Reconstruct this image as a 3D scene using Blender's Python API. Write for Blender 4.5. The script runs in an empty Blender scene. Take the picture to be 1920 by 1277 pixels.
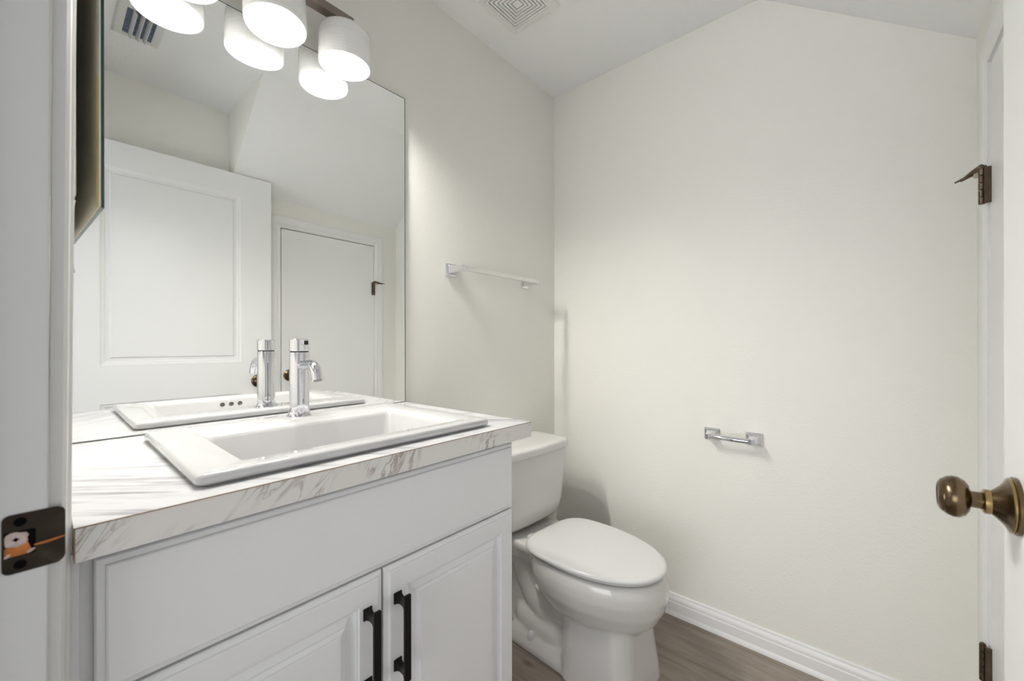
import bpy, bmesh, math, random
from mathutils import Vector, Matrix
PI = math.pi
random.seed(4)
C = bpy.context.scene.collection
scn = bpy.context.scene

# ------------------------------------------------------------------ camera, world, exposure
cam_data = bpy.data.cameras.new('camera')
cam = bpy.data.objects.new('camera', cam_data); C.objects.link(cam)
F_PX = 763.5
cam_data.sensor_width = 36.0
cam_data.lens = F_PX * 36.0 / 1920.0
cam_data.shift_y = 6.5 / 1920.0
cam_data.clip_start = 0.01
cam.location = (1.2098, 0.0, 1.1273)
cam.rotation_euler = (PI / 2, 0.0015, 0.7141)
cam_data.dof.use_dof = True
cam_data.dof.focus_distance = 1.6
cam_data.dof.aperture_fstop = 5.6
scn.camera = cam

world = bpy.data.worlds.new('world'); scn.world = world
world.use_nodes = True
bg = world.node_tree.nodes['Background']
bg.inputs[0].default_value = (0.93, 0.97, 1.0, 1)
bg.inputs[1].default_value = 0.37

scn.view_settings.view_transform = 'Standard'
scn.view_settings.look = 'None'
scn.view_settings.gamma = 1
scn.view_settings.use_curve_mapping = False
scn.view_settings.exposure = 0.38
BULB = 425.0

# added fill light behind the camera, outside the doorway; no window modelled
hl = bpy.data.lights.new('doorway_fill_light', 'AREA'); hl.shape = 'RECTANGLE'; hl.size = 2.2; hl.size_y = 1.5; hl.energy = 29; hl.color = (0.97, 0.985, 1.0)
ho_ = bpy.data.objects.new('doorway_fill_light', hl); C.objects.link(ho_)
ho_.location = (0.9, -2.3, 0.95)
ho_.rotation_euler = (Vector((0.75, 1.4, 1.6)) - Vector(ho_.location)).to_track_quat('-Z', 'Y').to_euler()

# ------------------------------------------------------------------ dimensions
H = 2.395      # flat ceiling
YB = 1.7287    # far wall
XR = 1.449     # right wall
YF = 0.004     # room face of the entry wall
ZC = 0.927     # counter top

# ------------------------------------------------------------------ materials
def lin(c):
    return tuple(((v / 12.92) if v <= 0.04045 else ((v + 0.055) / 1.055) ** 2.4) for v in c)

def mat(name, col, rough=0.5, metal=0.0, bump=0.0, bscale=60, coat=0.0, spec=0.5, var=0.0, vscale=3.0, detail=3):
    m = bpy.data.materials.new(name); m.use_nodes = True
    nt = m.node_tree; b = nt.nodes['Principled BSDF']
    b.inputs['Base Color'].default_value = (*lin(col), 1)
    b.inputs['Roughness'].default_value = rough
    b.inputs['Metallic'].default_value = metal
    b.inputs['Coat Weight'].default_value = coat
    b.inputs['Specular IOR Level'].default_value = spec
    tc = nt.nodes.new('ShaderNodeTexCoord')
    if bump:
        n = nt.nodes.new('ShaderNodeTexNoise'); n.inputs['Scale'].default_value = bscale
        n.inputs['Detail'].default_value = detail
        nt.links.new(tc.outputs['Object'], n.inputs['Vector'])
        bp = nt.nodes.new('ShaderNodeBump'); bp.inputs['Strength'].default_value = bump
        bp.inputs['Distance'].default_value = 0.002
        nt.links.new(n.outputs['Fac'], bp.inputs['Height'])
        nt.links.new(bp.outputs['Normal'], b.inputs['Normal'])
    if var:
        n = nt.nodes.new('ShaderNodeTexNoise'); n.inputs['Scale'].default_value = vscale
        nt.links.new(tc.outputs['Object'], n.inputs['Vector'])
        mx = nt.nodes.new('ShaderNodeMix'); mx.data_type = 'RGBA'
        mx.inputs[6].default_value = (*lin([v * (1 - var) for v in col]), 1)
        mx.inputs[7].default_value = (*lin([min(1, v * (1 + var)) for v in col]), 1)
        nt.links.new(n.outputs['Fac'], mx.inputs[0])
        nt.links.new(mx.outputs[2], b.inputs['Base Color'])
    return m

M = {}
M['wall'] = mat('wall_paint', (0.943, 0.939, 0.914), 0.42, bump=0.35, bscale=130, spec=0.35)
M['ceiling'] = mat('ceiling_paint', (0.958, 0.958, 0.958), 0.85, bump=0.6, bscale=90, detail=6)
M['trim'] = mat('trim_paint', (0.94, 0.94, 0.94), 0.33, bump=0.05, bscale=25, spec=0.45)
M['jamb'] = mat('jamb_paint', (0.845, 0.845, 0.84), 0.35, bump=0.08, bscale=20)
M['door'] = mat('door_paint', (0.945, 0.945, 0.945), 0.34, bump=0.04, bscale=30)
M['cab'] = mat('cabinet_paint', (0.925, 0.925, 0.93), 0.36, bump=0.02, bscale=40)
M['caulk'] = mat('caulk', (0.55, 0.46, 0.38), 0.7)
M['porc'] = mat('porcelain', (0.765, 0.765, 0.765), 0.07, coat=0.4)
M['porc_t'] = mat('toilet_porcelain', (0.85, 0.845, 0.835), 0.09, coat=0.4)
M['plastic'] = mat('white_plastic', (0.87, 0.87, 0.865), 0.22)
M['chrome'] = mat('chrome', (0.88, 0.88, 0.90), 0.035, 1.0)
M['chrome_soft'] = mat('brushed_chrome', (0.90, 0.90, 0.89), 0.18, 1.0, bump=0.05, bscale=300)
M['black'] = mat('black_bronze', (0.085, 0.075, 0.07), 0.34, 0.6, var=0.25, vscale=60)
M['dark'] = mat('dark_void', (0.035, 0.03, 0.028), 0.95, spec=0.1)
M['tip_reflection'] = mat('painted_dark_reflection', (0.04, 0.045, 0.07), 0.3)  # black colour stands for the dark doorway reflected in the lever end
M['bronze'] = mat('antique_bronze', (0.40, 0.34, 0.26), 0.24, 1.0, var=0.25, vscale=30)
M['brass_edge'] = mat('rubbed_brass', (0.62, 0.53, 0.36), 0.22, 1.0)
M['oldbronze'] = mat('dark_oil_bronze', (0.20, 0.175, 0.15), 0.42, 0.85, bump=0.3, bscale=120, var=0.35, vscale=40)
M['hinge'] = mat('hinge_bronze', (0.36, 0.31, 0.26), 0.3, 0.95, var=0.35, vscale=50)
M['rubber'] = mat('rubber', (0.78, 0.75, 0.68), 0.7)
M['nickel'] = mat('satin_nickel', (0.52, 0.48, 0.45), 0.32, 0.9)
M['rawwood'] = mat('raw_wood', (0.66, 0.40, 0.16), 0.7, bump=0.4, bscale=60, var=0.35, vscale=60)
M['plug'] = mat('pale_filler', (0.74, 0.67, 0.65), 0.6, var=0.2, vscale=120)
M['backing'] = mat('mirror_backing', (0.90, 0.875, 0.80), 0.75, var=0.06, vscale=5)
M['glue'] = mat('yellow_tape', (0.88, 0.80, 0.60), 0.7)
M['glass_edge'] = mat('glass_edge', (0.06, 0.24, 0.27), 0.15)
M['mirror_edge'] = mat('mirror_edge', (0.13, 0.19, 0.18), 0.2)
M['vent'] = mat('vent_plastic', (0.93, 0.925, 0.91), 0.5)
M['vent_metal'] = mat('register_paint', (0.87, 0.87, 0.86), 0.45)
M['damper'] = mat('damper_metal', (0.56, 0.60, 0.68), 0.45, 0.3)
M['drain'] = mat('overflow_ring', (0.42, 0.42, 0.39), 0.35, 0.5)
M['silver'] = mat('mirror_silver', (0.982, 0.988, 0.984), 0.0, 1.0)

# light shade glass: white glass with fine horizontal grain
def shade_mat():
    m = bpy.data.materials.new('grained_white_glass'); m.use_nodes = True
    nt = m.node_tree; nt.nodes.clear()
    out = nt.nodes.new('ShaderNodeOutputMaterial')
    d = nt.nodes.new('ShaderNodeBsdfPrincipled'); d.inputs['Roughness'].default_value = 0.25
    t = nt.nodes.new('ShaderNodeBsdfTranslucent')
    mix = nt.nodes.new('ShaderNodeMixShader'); mix.inputs[0].default_value = 0.0105
    tc = nt.nodes.new('ShaderNodeTexCoord'); mp = nt.nodes.new('ShaderNodeMapping')
    mp.inputs['Scale'].default_value = (6, 6, 260)
    n = nt.nodes.new('ShaderNodeTexNoise'); n.inputs['Scale'].default_value = 1.0; n.inputs['Detail'].default_value = 4
    nt.links.new(tc.outputs['Object'], mp.inputs[0]); nt.links.new(mp.outputs[0], n.inputs['Vector'])
    r = nt.nodes.new('ShaderNodeValToRGB')
    r.color_ramp.elements[0].position = 0.3; r.color_ramp.elements[0].color = (*lin((0.925, 0.92, 0.915)), 1)
    r.color_ramp.elements[1].position = 0.6; r.color_ramp.elements[1].color = (*lin((0.95, 0.95, 0.95)), 1)
    nt.links.new(n.outputs['Fac'], r.inputs[0])
    nt.links.new(r.outputs[0], d.inputs['Base Color']); nt.links.new(r.outputs[0], t.inputs['Color'])
    nt.links.new(d.outputs[0], mix.inputs[1]); nt.links.new(t.outputs[0], mix.inputs[2])
    nt.links.new(mix.outputs[0], out.inputs[0])
    return m
M['shade'] = shade_mat()

def bulb_mat():
    m = bpy.data.materials.new('lit_bulb'); m.use_nodes = True
    nt = m.node_tree; b = nt.nodes['Principled BSDF']
    b.inputs['Base Color'].default_value = (1, 1, 1, 1)
    b.inputs['Emission Color'].default_value = (1.0, 0.965, 0.915, 1)
    b.inputs['Emission Strength'].default_value = BULB
    return m
M['bulb'] = bulb_mat()

def ramp(nt, stops):
    r = nt.nodes.new('ShaderNodeValToRGB'); e = r.color_ramp.elements
    e[0].position, e[0].color = stops[0][0], (*lin(stops[0][1]), 1)
    e[1].position, e[1].color = stops[1][0], (*lin(stops[1][1]), 1)
    for p, c in stops[2:]:
        k = e.new(p); k.color = (*lin(c), 1)
    return r

def marble_top():
    m = bpy.data.materials.new('marble_laminate_top'); m.use_nodes = True
    nt = m.node_tree; b = nt.nodes['Principled BSDF']; b.inputs['Roughness'].default_value = 0.3
    tc = nt.nodes.new('ShaderNodeTexCoord')
    rot = nt.nodes.new('ShaderNodeMapping'); rot.inputs['Rotation'].default_value = (0, 0, -0.78)
    mp = nt.nodes.new('ShaderNodeMapping'); mp.inputs['Scale'].default_value = (4, 62, 1)
    nt.links.new(tc.outputs['Object'], rot.inputs[0]); nt.links.new(rot.outputs[0], mp.inputs[0])
    n = nt.nodes.new('ShaderNodeTexNoise'); n.inputs['Scale'].default_value = 1; n.inputs['Detail'].default_value = 6
    n.inputs['Roughness'].default_value = 0.62; n.inputs['Distortion'].default_value = 0.6
    nt.links.new(mp.outputs[0], n.inputs['Vector'])
    r = ramp(nt, [(0.36, (0.52, 0.51, 0.53)), (0.50, (0.765, 0.765, 0.77)), (0.43, (0.68, 0.68, 0.69))])
    nt.links.new(n.outputs['Fac'], r.inputs[0])
    n2 = nt.nodes.new('ShaderNodeTexNoise'); n2.inputs['Scale'].default_value = 7
    nt.links.new(tc.outputs['Object'], n2.inputs['Vector'])
    mr = nt.nodes.new('ShaderNodeMapRange'); mr.inputs[1].default_value = 0.40; mr.inputs[2].default_value = 0.60
    nt.links.new(n2.outputs['Fac'], mr.inputs[0])
    mx = nt.nodes.new('ShaderNodeMix'); mx.data_type = 'RGBA'
    mx.inputs[6].default_value = (*lin((0.77, 0.77, 0.775)), 1)
    nt.links.new(mr.outputs[0], mx.inputs[0]); nt.links.new(r.outputs[0], mx.inputs[7])
    nt.links.new(mx.outputs[2], b.inputs['Base Color'])
    return m

def marble_edge():
    m = bpy.data.materials.new('marble_laminate_edge'); m.use_nodes = True
    nt = m.node_tree; b = nt.nodes['Principled BSDF']; b.inputs['Roughness'].default_value = 0.32
    tc = nt.nodes.new('ShaderNodeTexCoord')
    rot = nt.nodes.new('ShaderNodeMapping'); rot.inputs['Rotation'].default_value = (-0.85, 0, 0)
    rot.inputs['Scale'].default_value = (1, 1, 1)
    nt.links.new(tc.outputs['Object'], rot.inputs[0])
    mp = nt.nodes.new('ShaderNodeMapping'); mp.inputs['Scale'].default_value = (1, 7, 22)
    nt.links.new(rot.outputs[0], mp.inputs[0])
    n = nt.nodes.new('ShaderNodeTexNoise'); n.inputs['Scale'].default_value = 1.0; n.inputs['Detail'].default_value = 5
    n.inputs['Distortion'].default_value = 1.6; n.inputs['Roughness'].default_value = 0.55
    nt.links.new(mp.outputs[0], n.inputs['Vector'])
    # thin veins where the noise crosses the middle
    r = ramp(nt, [(0.455, (0.895, 0.89, 0.88)), (0.545, (0.895, 0.89, 0.88)), (0.494, (0.68, 0.63, 0.61)), (0.504, (0.66, 0.62, 0.61)), (0.474, (0.85, 0.83, 0.81)), (0.525, (0.85, 0.83, 0.82))])
    nt.links.new(n.outputs['Fac'], r.inputs[0])
    n2 = nt.nodes.new('ShaderNodeTexNoise'); n2.inputs['Scale'].default_value = 6.5; n2.inputs['Detail'].default_value = 2
    nt.links.new(tc.outputs['Object'], n2.inputs['Vector'])
    mr = nt.nodes.new('ShaderNodeMapRange'); mr.inputs[1].default_value = 0.46; mr.inputs[2].default_value = 0.60
    nt.links.new(n2.outputs['Fac'], mr.inputs[0])
    mx = nt.nodes.new('ShaderNodeMix'); mx.data_type = 'RGBA'
    mx.inputs[6].default_value = (*lin((0.90, 0.887, 0.872)), 1)
    nt.links.new(mr.outputs[0], mx.inputs[0]); nt.links.new(r.outputs[0], mx.inputs[7])
    nt.links.new(mx.outputs[2], b.inputs['Base Color'])
    return m
M['mtop'] = marble_top(); M['medge'] = marble_edge()

def floor_mat():
    m = bpy.data.materials.new('greige_plank_floor'); m.use_nodes = True
    nt = m.node_tree; b = nt.nodes['Principled BSDF']; b.inputs['Roughness'].default_value = 0.42
    tc = nt.nodes.new('ShaderNodeTexCoord')
    mp = nt.nodes.new('ShaderNodeMapping'); mp.inputs['Location'].default_value = (0.75, 0.11, 0)
    nt.links.new(tc.outputs['Object'], mp.inputs[0])
    br = nt.nodes.new('ShaderNodeTexBrick'); br.inputs['Scale'].default_value = 1
    br.inputs['Brick Width'].default_value = 1.22; br.inputs['Row Height'].default_value = 0.18
    br.inputs['Mortar Size'].default_value = 0.0009; br.offset = 0.37
    br.inputs['Color1'].default_value = (*lin((0.60, 0.555, 0.51)), 1)
    br.inputs['Color2'].default_value = (*lin((0.655, 0.61, 0.565)), 1)
    br.inputs['Mortar'].default_value = (*lin((0.40, 0.36, 0.33)), 1)
    nt.links.new(mp.outputs[0], br.inputs['Vector'])
    g = nt.nodes.new('ShaderNodeMapping'); g.inputs['Scale'].default_value = (3.5, 34, 1)
    nt.links.new(tc.outputs['Object'], g.inputs[0])
    n = nt.nodes.new('ShaderNodeTexNoise'); n.inputs['Scale'].default_value = 1; n.inputs['Detail'].default_value = 7
    n.inputs['Roughness'].default_value = 0.6; n.inputs['Distortion'].default_value = 0.9
    nt.links.new(g.outputs[0], n.inputs['Vector'])
    r = ramp(nt, [(0.30, (0.80, 0.79, 0.78)), (0.68, (1, 1, 1))])
    nt.links.new(n.outputs['Fac'], r.inputs[0])
    mx = nt.nodes.new('ShaderNodeMix'); mx.data_type = 'RGBA'; mx.blend_type = 'MULTIPLY'; mx.inputs[0].default_value = 1
    nt.links.new(br.outputs['Color'], mx.inputs[6]); nt.links.new(r.outputs[0], mx.inputs[7])
    # a few knots
    kk = nt.nodes.new('ShaderNodeMapping'); kk.inputs['Scale'].default_value = (3.2, 8, 1); kk.inputs['Location'].default_value = (0.35, 0.33, 0)
    nt.links.new(tc.outputs['Object'], kk.inputs[0])
    vo = nt.nodes.new('ShaderNodeTexVoronoi'); vo.inputs['Scale'].default_value = 1
    nt.links.new(kk.outputs[0], vo.inputs['Vector'])
    r2 = ramp(nt, [(0.03, (0.66, 0.62, 0.58)), (0.12, (1, 1, 1))])
    nt.links.new(vo.outputs['Distance'], r2.inputs[0])
    mx2 = nt.nodes.new('ShaderNodeMix'); mx2.data_type = 'RGBA'; mx2.blend_type = 'MULTIPLY'; mx2.inputs[0].default_value = 0.8
    nt.links.new(mx.outputs[2], mx2.inputs[6]); nt.links.new(r2.outputs[0], mx2.inputs[7])
    nt.links.new(mx2.outputs[2], b.inputs['Base Color'])
    bp = nt.nodes.new('ShaderNodeBump'); bp.inputs['Strength'].default_value = 0.15; bp.inputs['Distance'].default_value = 0.001
    nt.links.new(n.outputs['Fac'], bp.inputs['Height']); nt.links.new(bp.outputs['Normal'], b.inputs['Normal'])
    return m
M['floor'] = floor_mat()

# ------------------------------------------------------------------ mesh helpers
class MB:
    def __init__(s): s.b = bmesh.new(); s.mi = 0
    def f(s, vs):
        try:
            fc = s.b.faces.new(vs); fc.material_index = s.mi; return fc
        except ValueError: return None
    def box(s, x0, x1, y0, y1, z0, z1):
        v = [s.b.verts.new((x, y, z)) for x in (x0, x1) for y in (y0, y1) for z in (z0, z1)]
        for q in ((0, 1, 3, 2), (4, 6, 7, 5), (0, 4, 5, 1), (2, 3, 7, 6), (0, 2, 6, 4), (1, 5, 7, 3)):
            s.f([v[i] for i in q])
        return s
    def loft(s, loops, cap0=True, cap1=True, closed=True):
        L = [[s.b.verts.new(p) for p in lp] for lp in loops]
        n = len(L[0])
        for a, b in zip(L, L[1:]):
            for i in range(n if closed else n - 1):
                s.f([a[i], a[(i + 1) % n], b[(i + 1) % n], b[i]])
        if cap0: s.f(list(reversed(L[0])))
        if cap1: s.f(L[-1])
        return s
    def lathe(s, prof, o, axis='z', n=40, cap=True):
        """prof: (radius, height) pairs; o: origin; axis: unit direction name with sign"""
        ax = {'z': (Vector((1, 0, 0)), Vector((0, 1, 0)), Vector((0, 0, 1))),
              'x': (Vector((0, 1, 0)), Vector((0, 0, 1)), Vector((1, 0, 0))),
              '-x': (Vector((0, 1, 0)), Vector((0, 0, 1)), Vector((-1, 0, 0))),
              'y': (Vector((0, 0, 1)), Vector((1, 0, 0)), Vector((0, 1, 0))),
              '-y': (Vector((0, 0, 1)), Vector((1, 0, 0)), Vector((0, -1, 0)))}[axis]
        o = Vector(o)
        loops = []
        for r, h in prof:
            r = max(r, 1e-5)
            loops.append([o + ax[0] * r * math.cos(2 * PI * i / n) + ax[1] * r * math.sin(2 * PI * i / n) + ax[2] * h for i in range(n)])
        return s.loft(loops, cap, cap)
    def prism(s, poly, a0, a1, axis='y'):
        """poly in the plane of the other two axes (ordered x<y<z), extruded a0..a1 along axis"""
        def P(u, v, a):
            return {'x': (a, u, v), 'y': (u, a, v), 'z': (u, v, a)}[axis]
        return s.loft([[P(u, v, a0) for u, v in poly], [P(u, v, a1) for u, v in poly]])
    def tube(s, path, r, n=20, up=(0, 1, 0)):
        loops = []
        up = Vector(up)
        for i, p in enumerate(path):
            p = Vector(p)
            a = Vector(path[max(0, i - 1)]); b = Vector(path[min(len(path) - 1, i + 1)])
            t = (b - a).normalized(); u = (up - t * up.dot(t)).normalized(); w = t.cross(u)
            rr = r[i] if isinstance(r, (list, tuple)) else r
            loops.append([p + u * rr * math.cos(2 * PI * k / n) + w * rr * math.sin(2 * PI * k / n) for k in range(n)])
        return s.loft(loops)

def obj(name, mb, m, parent=None, org=None, bevel=0, seg=2, smooth=True, angle=35, xf=None):
    """org: world origin of the thing the vertices are given relative to (subtracted)"""
    b = mb.b
    if xf is not None: bmesh.ops.transform(b, matrix=xf, verts=b.verts)
    if org is not None: bmesh.ops.translate(b, vec=-Vector(org), verts=b.verts)
    bmesh.ops.recalc_face_normals(b, faces=b.faces)
    me = bpy.data.meshes.new(name); b.to_mesh(me); b.free()
    for x in (m if isinstance(m, (list, tuple)) else [m]): me.materials.append(x)
    o = bpy.data.objects.new(name, me); C.objects.link(o)
    if parent is not None: o.parent = parent
    if smooth:
        me.shade_smooth()
        me.set_sharp_from_angle(angle=math.radians(angle))
    if bevel:
        md = o.modifiers.new('bevel', 'BEVEL'); md.width = bevel; md.segments = seg; md.limit_method = 'ANGLE'
        md.angle_limit = math.radians(40); md.harden_normals = False
        w = o.modifiers.new('wn', 'WEIGHTED_NORMAL'); w.keep_sharp = False
        if smooth:
            for e in me.edges: e.use_edge_sharp = False
    return o

def thing(name, label, cat, loc, rz=0, group=None):
    o = bpy.data.objects.new(name, None); C.objects.link(o); o.empty_display_size = 0.05
    o.location = loc; o.rotation_euler = (0, 0, rz); o['label'] = label; o['category'] = cat
    if group: o['group'] = group
    return o
def structure(o, label=None, cat=None):
    o['kind'] = 'structure'
    if label: o['label'] = label
    if cat: o['category'] = cat
    return o
def rect(y0, y1, z0, z1, x): return [(x, y0, z0), (x, y1, z0), (x, y1, z1), (x, y0, z1)]
def rrect(x0, x1, y0, y1, z, r, n=5):
    pts = []
    for cx, cy, a in ((x1 - r, y1 - r, 0), (x0 + r, y1 - r, 90), (x0 + r, y0 + r, 180), (x1 - r, y0 + r, 270)):
        for i in range(n + 1):
            t = math.radians(a + 90 * i / n); pts.append((cx + r * math.cos(t), cy + r * math.sin(t), z))
    return pts

# ------------------------------------------------------------------ room shell
structure(obj('floor', MB().box(-0.1, 1.56, -0.6, YB + 0.1, -0.05, 0.0), M['floor'], smooth=False), 'greige wood plank floor of the powder room', 'floor')
structure(obj('wall_left', MB().box(-0.1, 0, -0.11, YB + 0.1, 0, H + 0.1), M['wall'], smooth=False), 'off-white painted wall behind the wide mirror and towel bar', 'wall')
structure(obj('wall_back', MB().box(0, XR + 0.11, YB, YB + 0.1, 0, H + 0.1), M['wall'], smooth=False), 'off-white far wall carrying the paper holder', 'wall')
# right wall with the closet opening
CY0, CY1, CZ = 0.936, 1.548, 1.827
w = MB()
w.box(XR, XR + 0.11, -0.11, CY0 - 0.018, 0, H + 0.1).box(XR, XR + 0.11, CY1 + 0.018, YB, 0, H + 0.1).box(XR, XR + 0.11, CY0 - 0.018, CY1 + 0.018, CZ + 0.018, H + 0.1)
w.box(XR + 0.06, XR + 0.11, CY0 - 0.018, CY1 + 0.018, 0, CZ + 0.018)
structure(obj('wall_right', w, M['wall'], smooth=False), 'off-white wall with the low closet door', 'wall')
# entry wall with the doorway the camera looks through
JX0, JX1, JZ = 0.575, 1.392, 2.055
w = MB()
w.box(0, JX0 - 0.018, -0.11, YF, 0, H + 0.1).box(JX1 + 0.018, XR, -0.11, YF, 0, H + 0.1).box(JX0 - 0.018, JX1 + 0.018, -0.11, YF, JZ + 0.018, H + 0.1)
structure(obj('wall_front', w, M['wall'], smooth=False), 'entry wall with the doorway', 'wall')
structure(obj('ceiling', MB().box(0, XR, YF, YB, H, H + 0.1), M['ceiling'], smooth=False), 'flat white textured ceiling', 'ceiling')
# sloping underside of the stairs, boxed down on the right
XS, ZR, YS = 0.918, 1.985, 0.675
s = MB(); s.prism([(XS, H), (XR, H), (XR, ZR)], YS, YB, 'y')
s.b.faces.ensure_lookup_table()
for fc in s.b.faces:
    c = fc.calc_center_median()
    if abs(c.y - YS) < 1e-4: fc.material_index = 1
structure(obj('ceiling', s, [M['ceiling'], M['wall']], smooth=False), 'sloping white ceiling under the stairs above the closet door', 'ceiling')

# casings
def casing_profile(w, t):
    return [(0, 0), (0, t * 0.55), (0.004, t * 0.72), (w * 0.22, t * 0.80), (w * 0.28, t * 0.95), (w * 0.36, t * 0.80), (w * 0.55, t), (w * 0.85, t), (w * 0.95, t * 0.9), (w, t * 0.7), (w, 0)]
def casing(y_in, w, t, side, z1, x_wall):
    """vertical leg on the right wall; y_in inner edge, going outward by side"""
    pts = [(x_wall - d, y_in + side * k) for k, d in casing_profile(w, t)]
    m = MB()
    loops = [[(x, y, 0.0) for x, y in pts], [(x, y, z1 + abs(y - y_in)) for x, y in pts]]
    m.loft(loops); return m
CW, CT = 0.062, 0.013
top = MB()
pts = casing_profile(CW, CT)
top.loft([[(XR - d, CY0 - 0.004 - k, CZ + 0.004 + k) for k, d in pts], [(XR - d, CY1 + 0.004 + k, CZ + 0.004 + k) for k, d in pts]])
structure(obj('trim_1', casing(CY0 - 0.004, CW, CT, -1, CZ + 0.004, XR), M['trim'], angle=25), 'white closet door casing, latch side', 'trim')
structure(obj('trim_2', casing(CY1 + 0.004, CW, CT, 1, CZ + 0.004, XR), M['trim'], angle=25), 'white closet door casing, hinge side', 'trim')
structure(obj('trim_3', top, M['trim'], angle=25), 'white closet door head casing', 'trim')
j = MB().box(XR - 0.002, XR + 0.058, CY0 - 0.016, CY0, 0, CZ).box(XR - 0.002, XR + 0.058, CY1, CY1 + 0.016, 0, CZ).box(XR - 0.002, XR + 0.058, CY0 - 0.016, CY1 + 0.016, CZ, CZ + 0.016)
structure(obj('trim_4', j, M['trim'], smooth=False), 'white closet door jamb', 'trim')
# entry jamb and its casing, slightly out of plumb
jm = MB().box(JX0 - 0.016, JX0, -0.115, YF, 0, JZ + 0.016)
jm.box(JX0, JX0 + 0.011, -0.10, -0.048, 0, JZ)
bmesh.ops.transform(jm.b, matrix=Matrix(((1, 0, 0, 0), (0, 1, 0.004, -0.0037), (0, 0, 1, 0), (0, 0, 0, 1))), verts=jm.b.verts)
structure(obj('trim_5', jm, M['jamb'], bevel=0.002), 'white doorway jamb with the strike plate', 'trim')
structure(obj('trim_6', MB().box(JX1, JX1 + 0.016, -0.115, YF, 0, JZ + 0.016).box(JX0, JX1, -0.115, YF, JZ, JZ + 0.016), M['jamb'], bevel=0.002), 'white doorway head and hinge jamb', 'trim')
cs = MB()
pts = [(JX0 - 0.005 - k, YF + d) for k, d in casing_profile(0.058, 0.0175)]
cs.loft([[(x, y, 0) for x, y in pts], [(x, y, JZ + 0.06) for x, y in pts]])
bmesh.ops.transform(cs.b, matrix=Matrix(((1, 0, 0, 0), (0, 1, 0.0075, -0.0072), (0, 0, 1, 0), (0, 0, 0, 1))), verts=cs.b.verts)
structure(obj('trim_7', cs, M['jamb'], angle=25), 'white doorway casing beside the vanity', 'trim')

# baseboards with a shoe
def bb(z): return [(0, 0), (0.019, 0), (0.0185, 0.006), (0.0145, 0.016), (0.0135, 0.018), (0.0135, 0.052), (0.0115, 0.056), (0.0120, 0.063), (0.0105, 0.070), (0.006, 0.078), (0.0055, 0.084), (0.003, 0.088), (0, 0.088)]
b_ = MB(); P = bb(0)
b_.loft([[(0.0, YB - d, z) for d, z in P], [(XR, YB - d, z) for d, z in P]])
structure(obj('baseboard_back', b_, M['trim'], angle=20), 'white moulded baseboard below the far wall', 'baseboard')
b_ = MB(); b_.loft([[(d, 0.84, z) for d, z in P], [(d, YB - 0.019, z) for d, z in P]])
structure(obj('baseboard_left', b_, M['trim'], angle=20), 'white baseboard behind the toilet', 'baseboard')
b_ = MB(); b_.loft([[(XR - d, YF, z) for d, z in P], [(XR - d, CY0 - 0.004 - CW, z) for d, z in P]])
b_.loft([[(XR - d, CY1 + 0.004 + CW, z) for d, z in P], [(XR - d, YB - 0.019, z) for d, z in P]])
structure(obj('baseboard_right', b_, M['trim'], angle=20), 'white baseboard on the closet wall', 'baseboard')

# ------------------------------------------------------------------ knob
def knob_bm(x_face, y, z, s=1.0):
    a = MB(); a.lathe([(0, 0), (0.0345 * s, 0), (0.0350 * s, 0.002), (0.0350 * s, 0.004), (0.0325 * s, 0.0055), (0.0325 * s, 0.0075), (0.0300 * s, 0.0090),
                       (0.0270 * s, 0.0105), (0.0235 * s, 0.013), (0.0170 * s, 0.019), (0.0145 * s, 0.022), (0, 0.022)], (x_face, y, z), '-x', 56)
    r = MB(); r.lathe([(0.0145 * s, 0.0225), (0.0150 * s, 0.0225), (0.0152 * s, 0.024), (0.0150 * s, 0.028), (0.0130 * s, 0.0295), (0, 0.0295)], (x_face, y, z), '-x', 48)
    rr = MB(); rr.lathe([(0.0328 * s, 0.0052), (0.0334 * s, 0.0058), (0.0334 * s, 0.0070), (0.0322 * s, 0.0080), (0.0300 * s, 0.0082)], (x_face, y, z), '-x', 56, cap=False)
    k = MB(); k.lathe([(0, 0.026), (0.0105 * s, 0.026), (0.0102 * s, 0.038), (0.0110 * s, 0.0395), (0.0170 * s, 0.041), (0.0225 * s, 0.0445), (0.0258 * s, 0.050),
                       (0.0262 * s, 0.0555), (0.0245 * s, 0.0605), (0.0222 * s, 0.0635), (0.0214 * s, 0.0640), (0.0212 * s, 0.0652), (0.0190 * s, 0.0672),
                       (0.0150 * s, 0.0690), (0.0140 * s, 0.0688), (0.0130 * s, 0.0680), (0.006, 0.0675), (0, 0.0675)], (x_face, y, z), '-x', 56)
    return a, r, rr, k
def add_knob(parent, org, x_face, y, z, s=1.0):
    a, r, rr, k = knob_bm(x_face, y, z, s)
    ro = obj('door_knob', a, M['bronze'], parent, org, angle=30)
    ro['label'] = 'antique bronze door knob with a round rose'
    obj('collar', r, M['brass_edge'], ro, org, angle=30)
    obj('rose_rim', rr, M['brass_edge'], ro, org, angle=30)
    obj('knob', k, M['bronze'], ro, org, angle=30)

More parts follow.
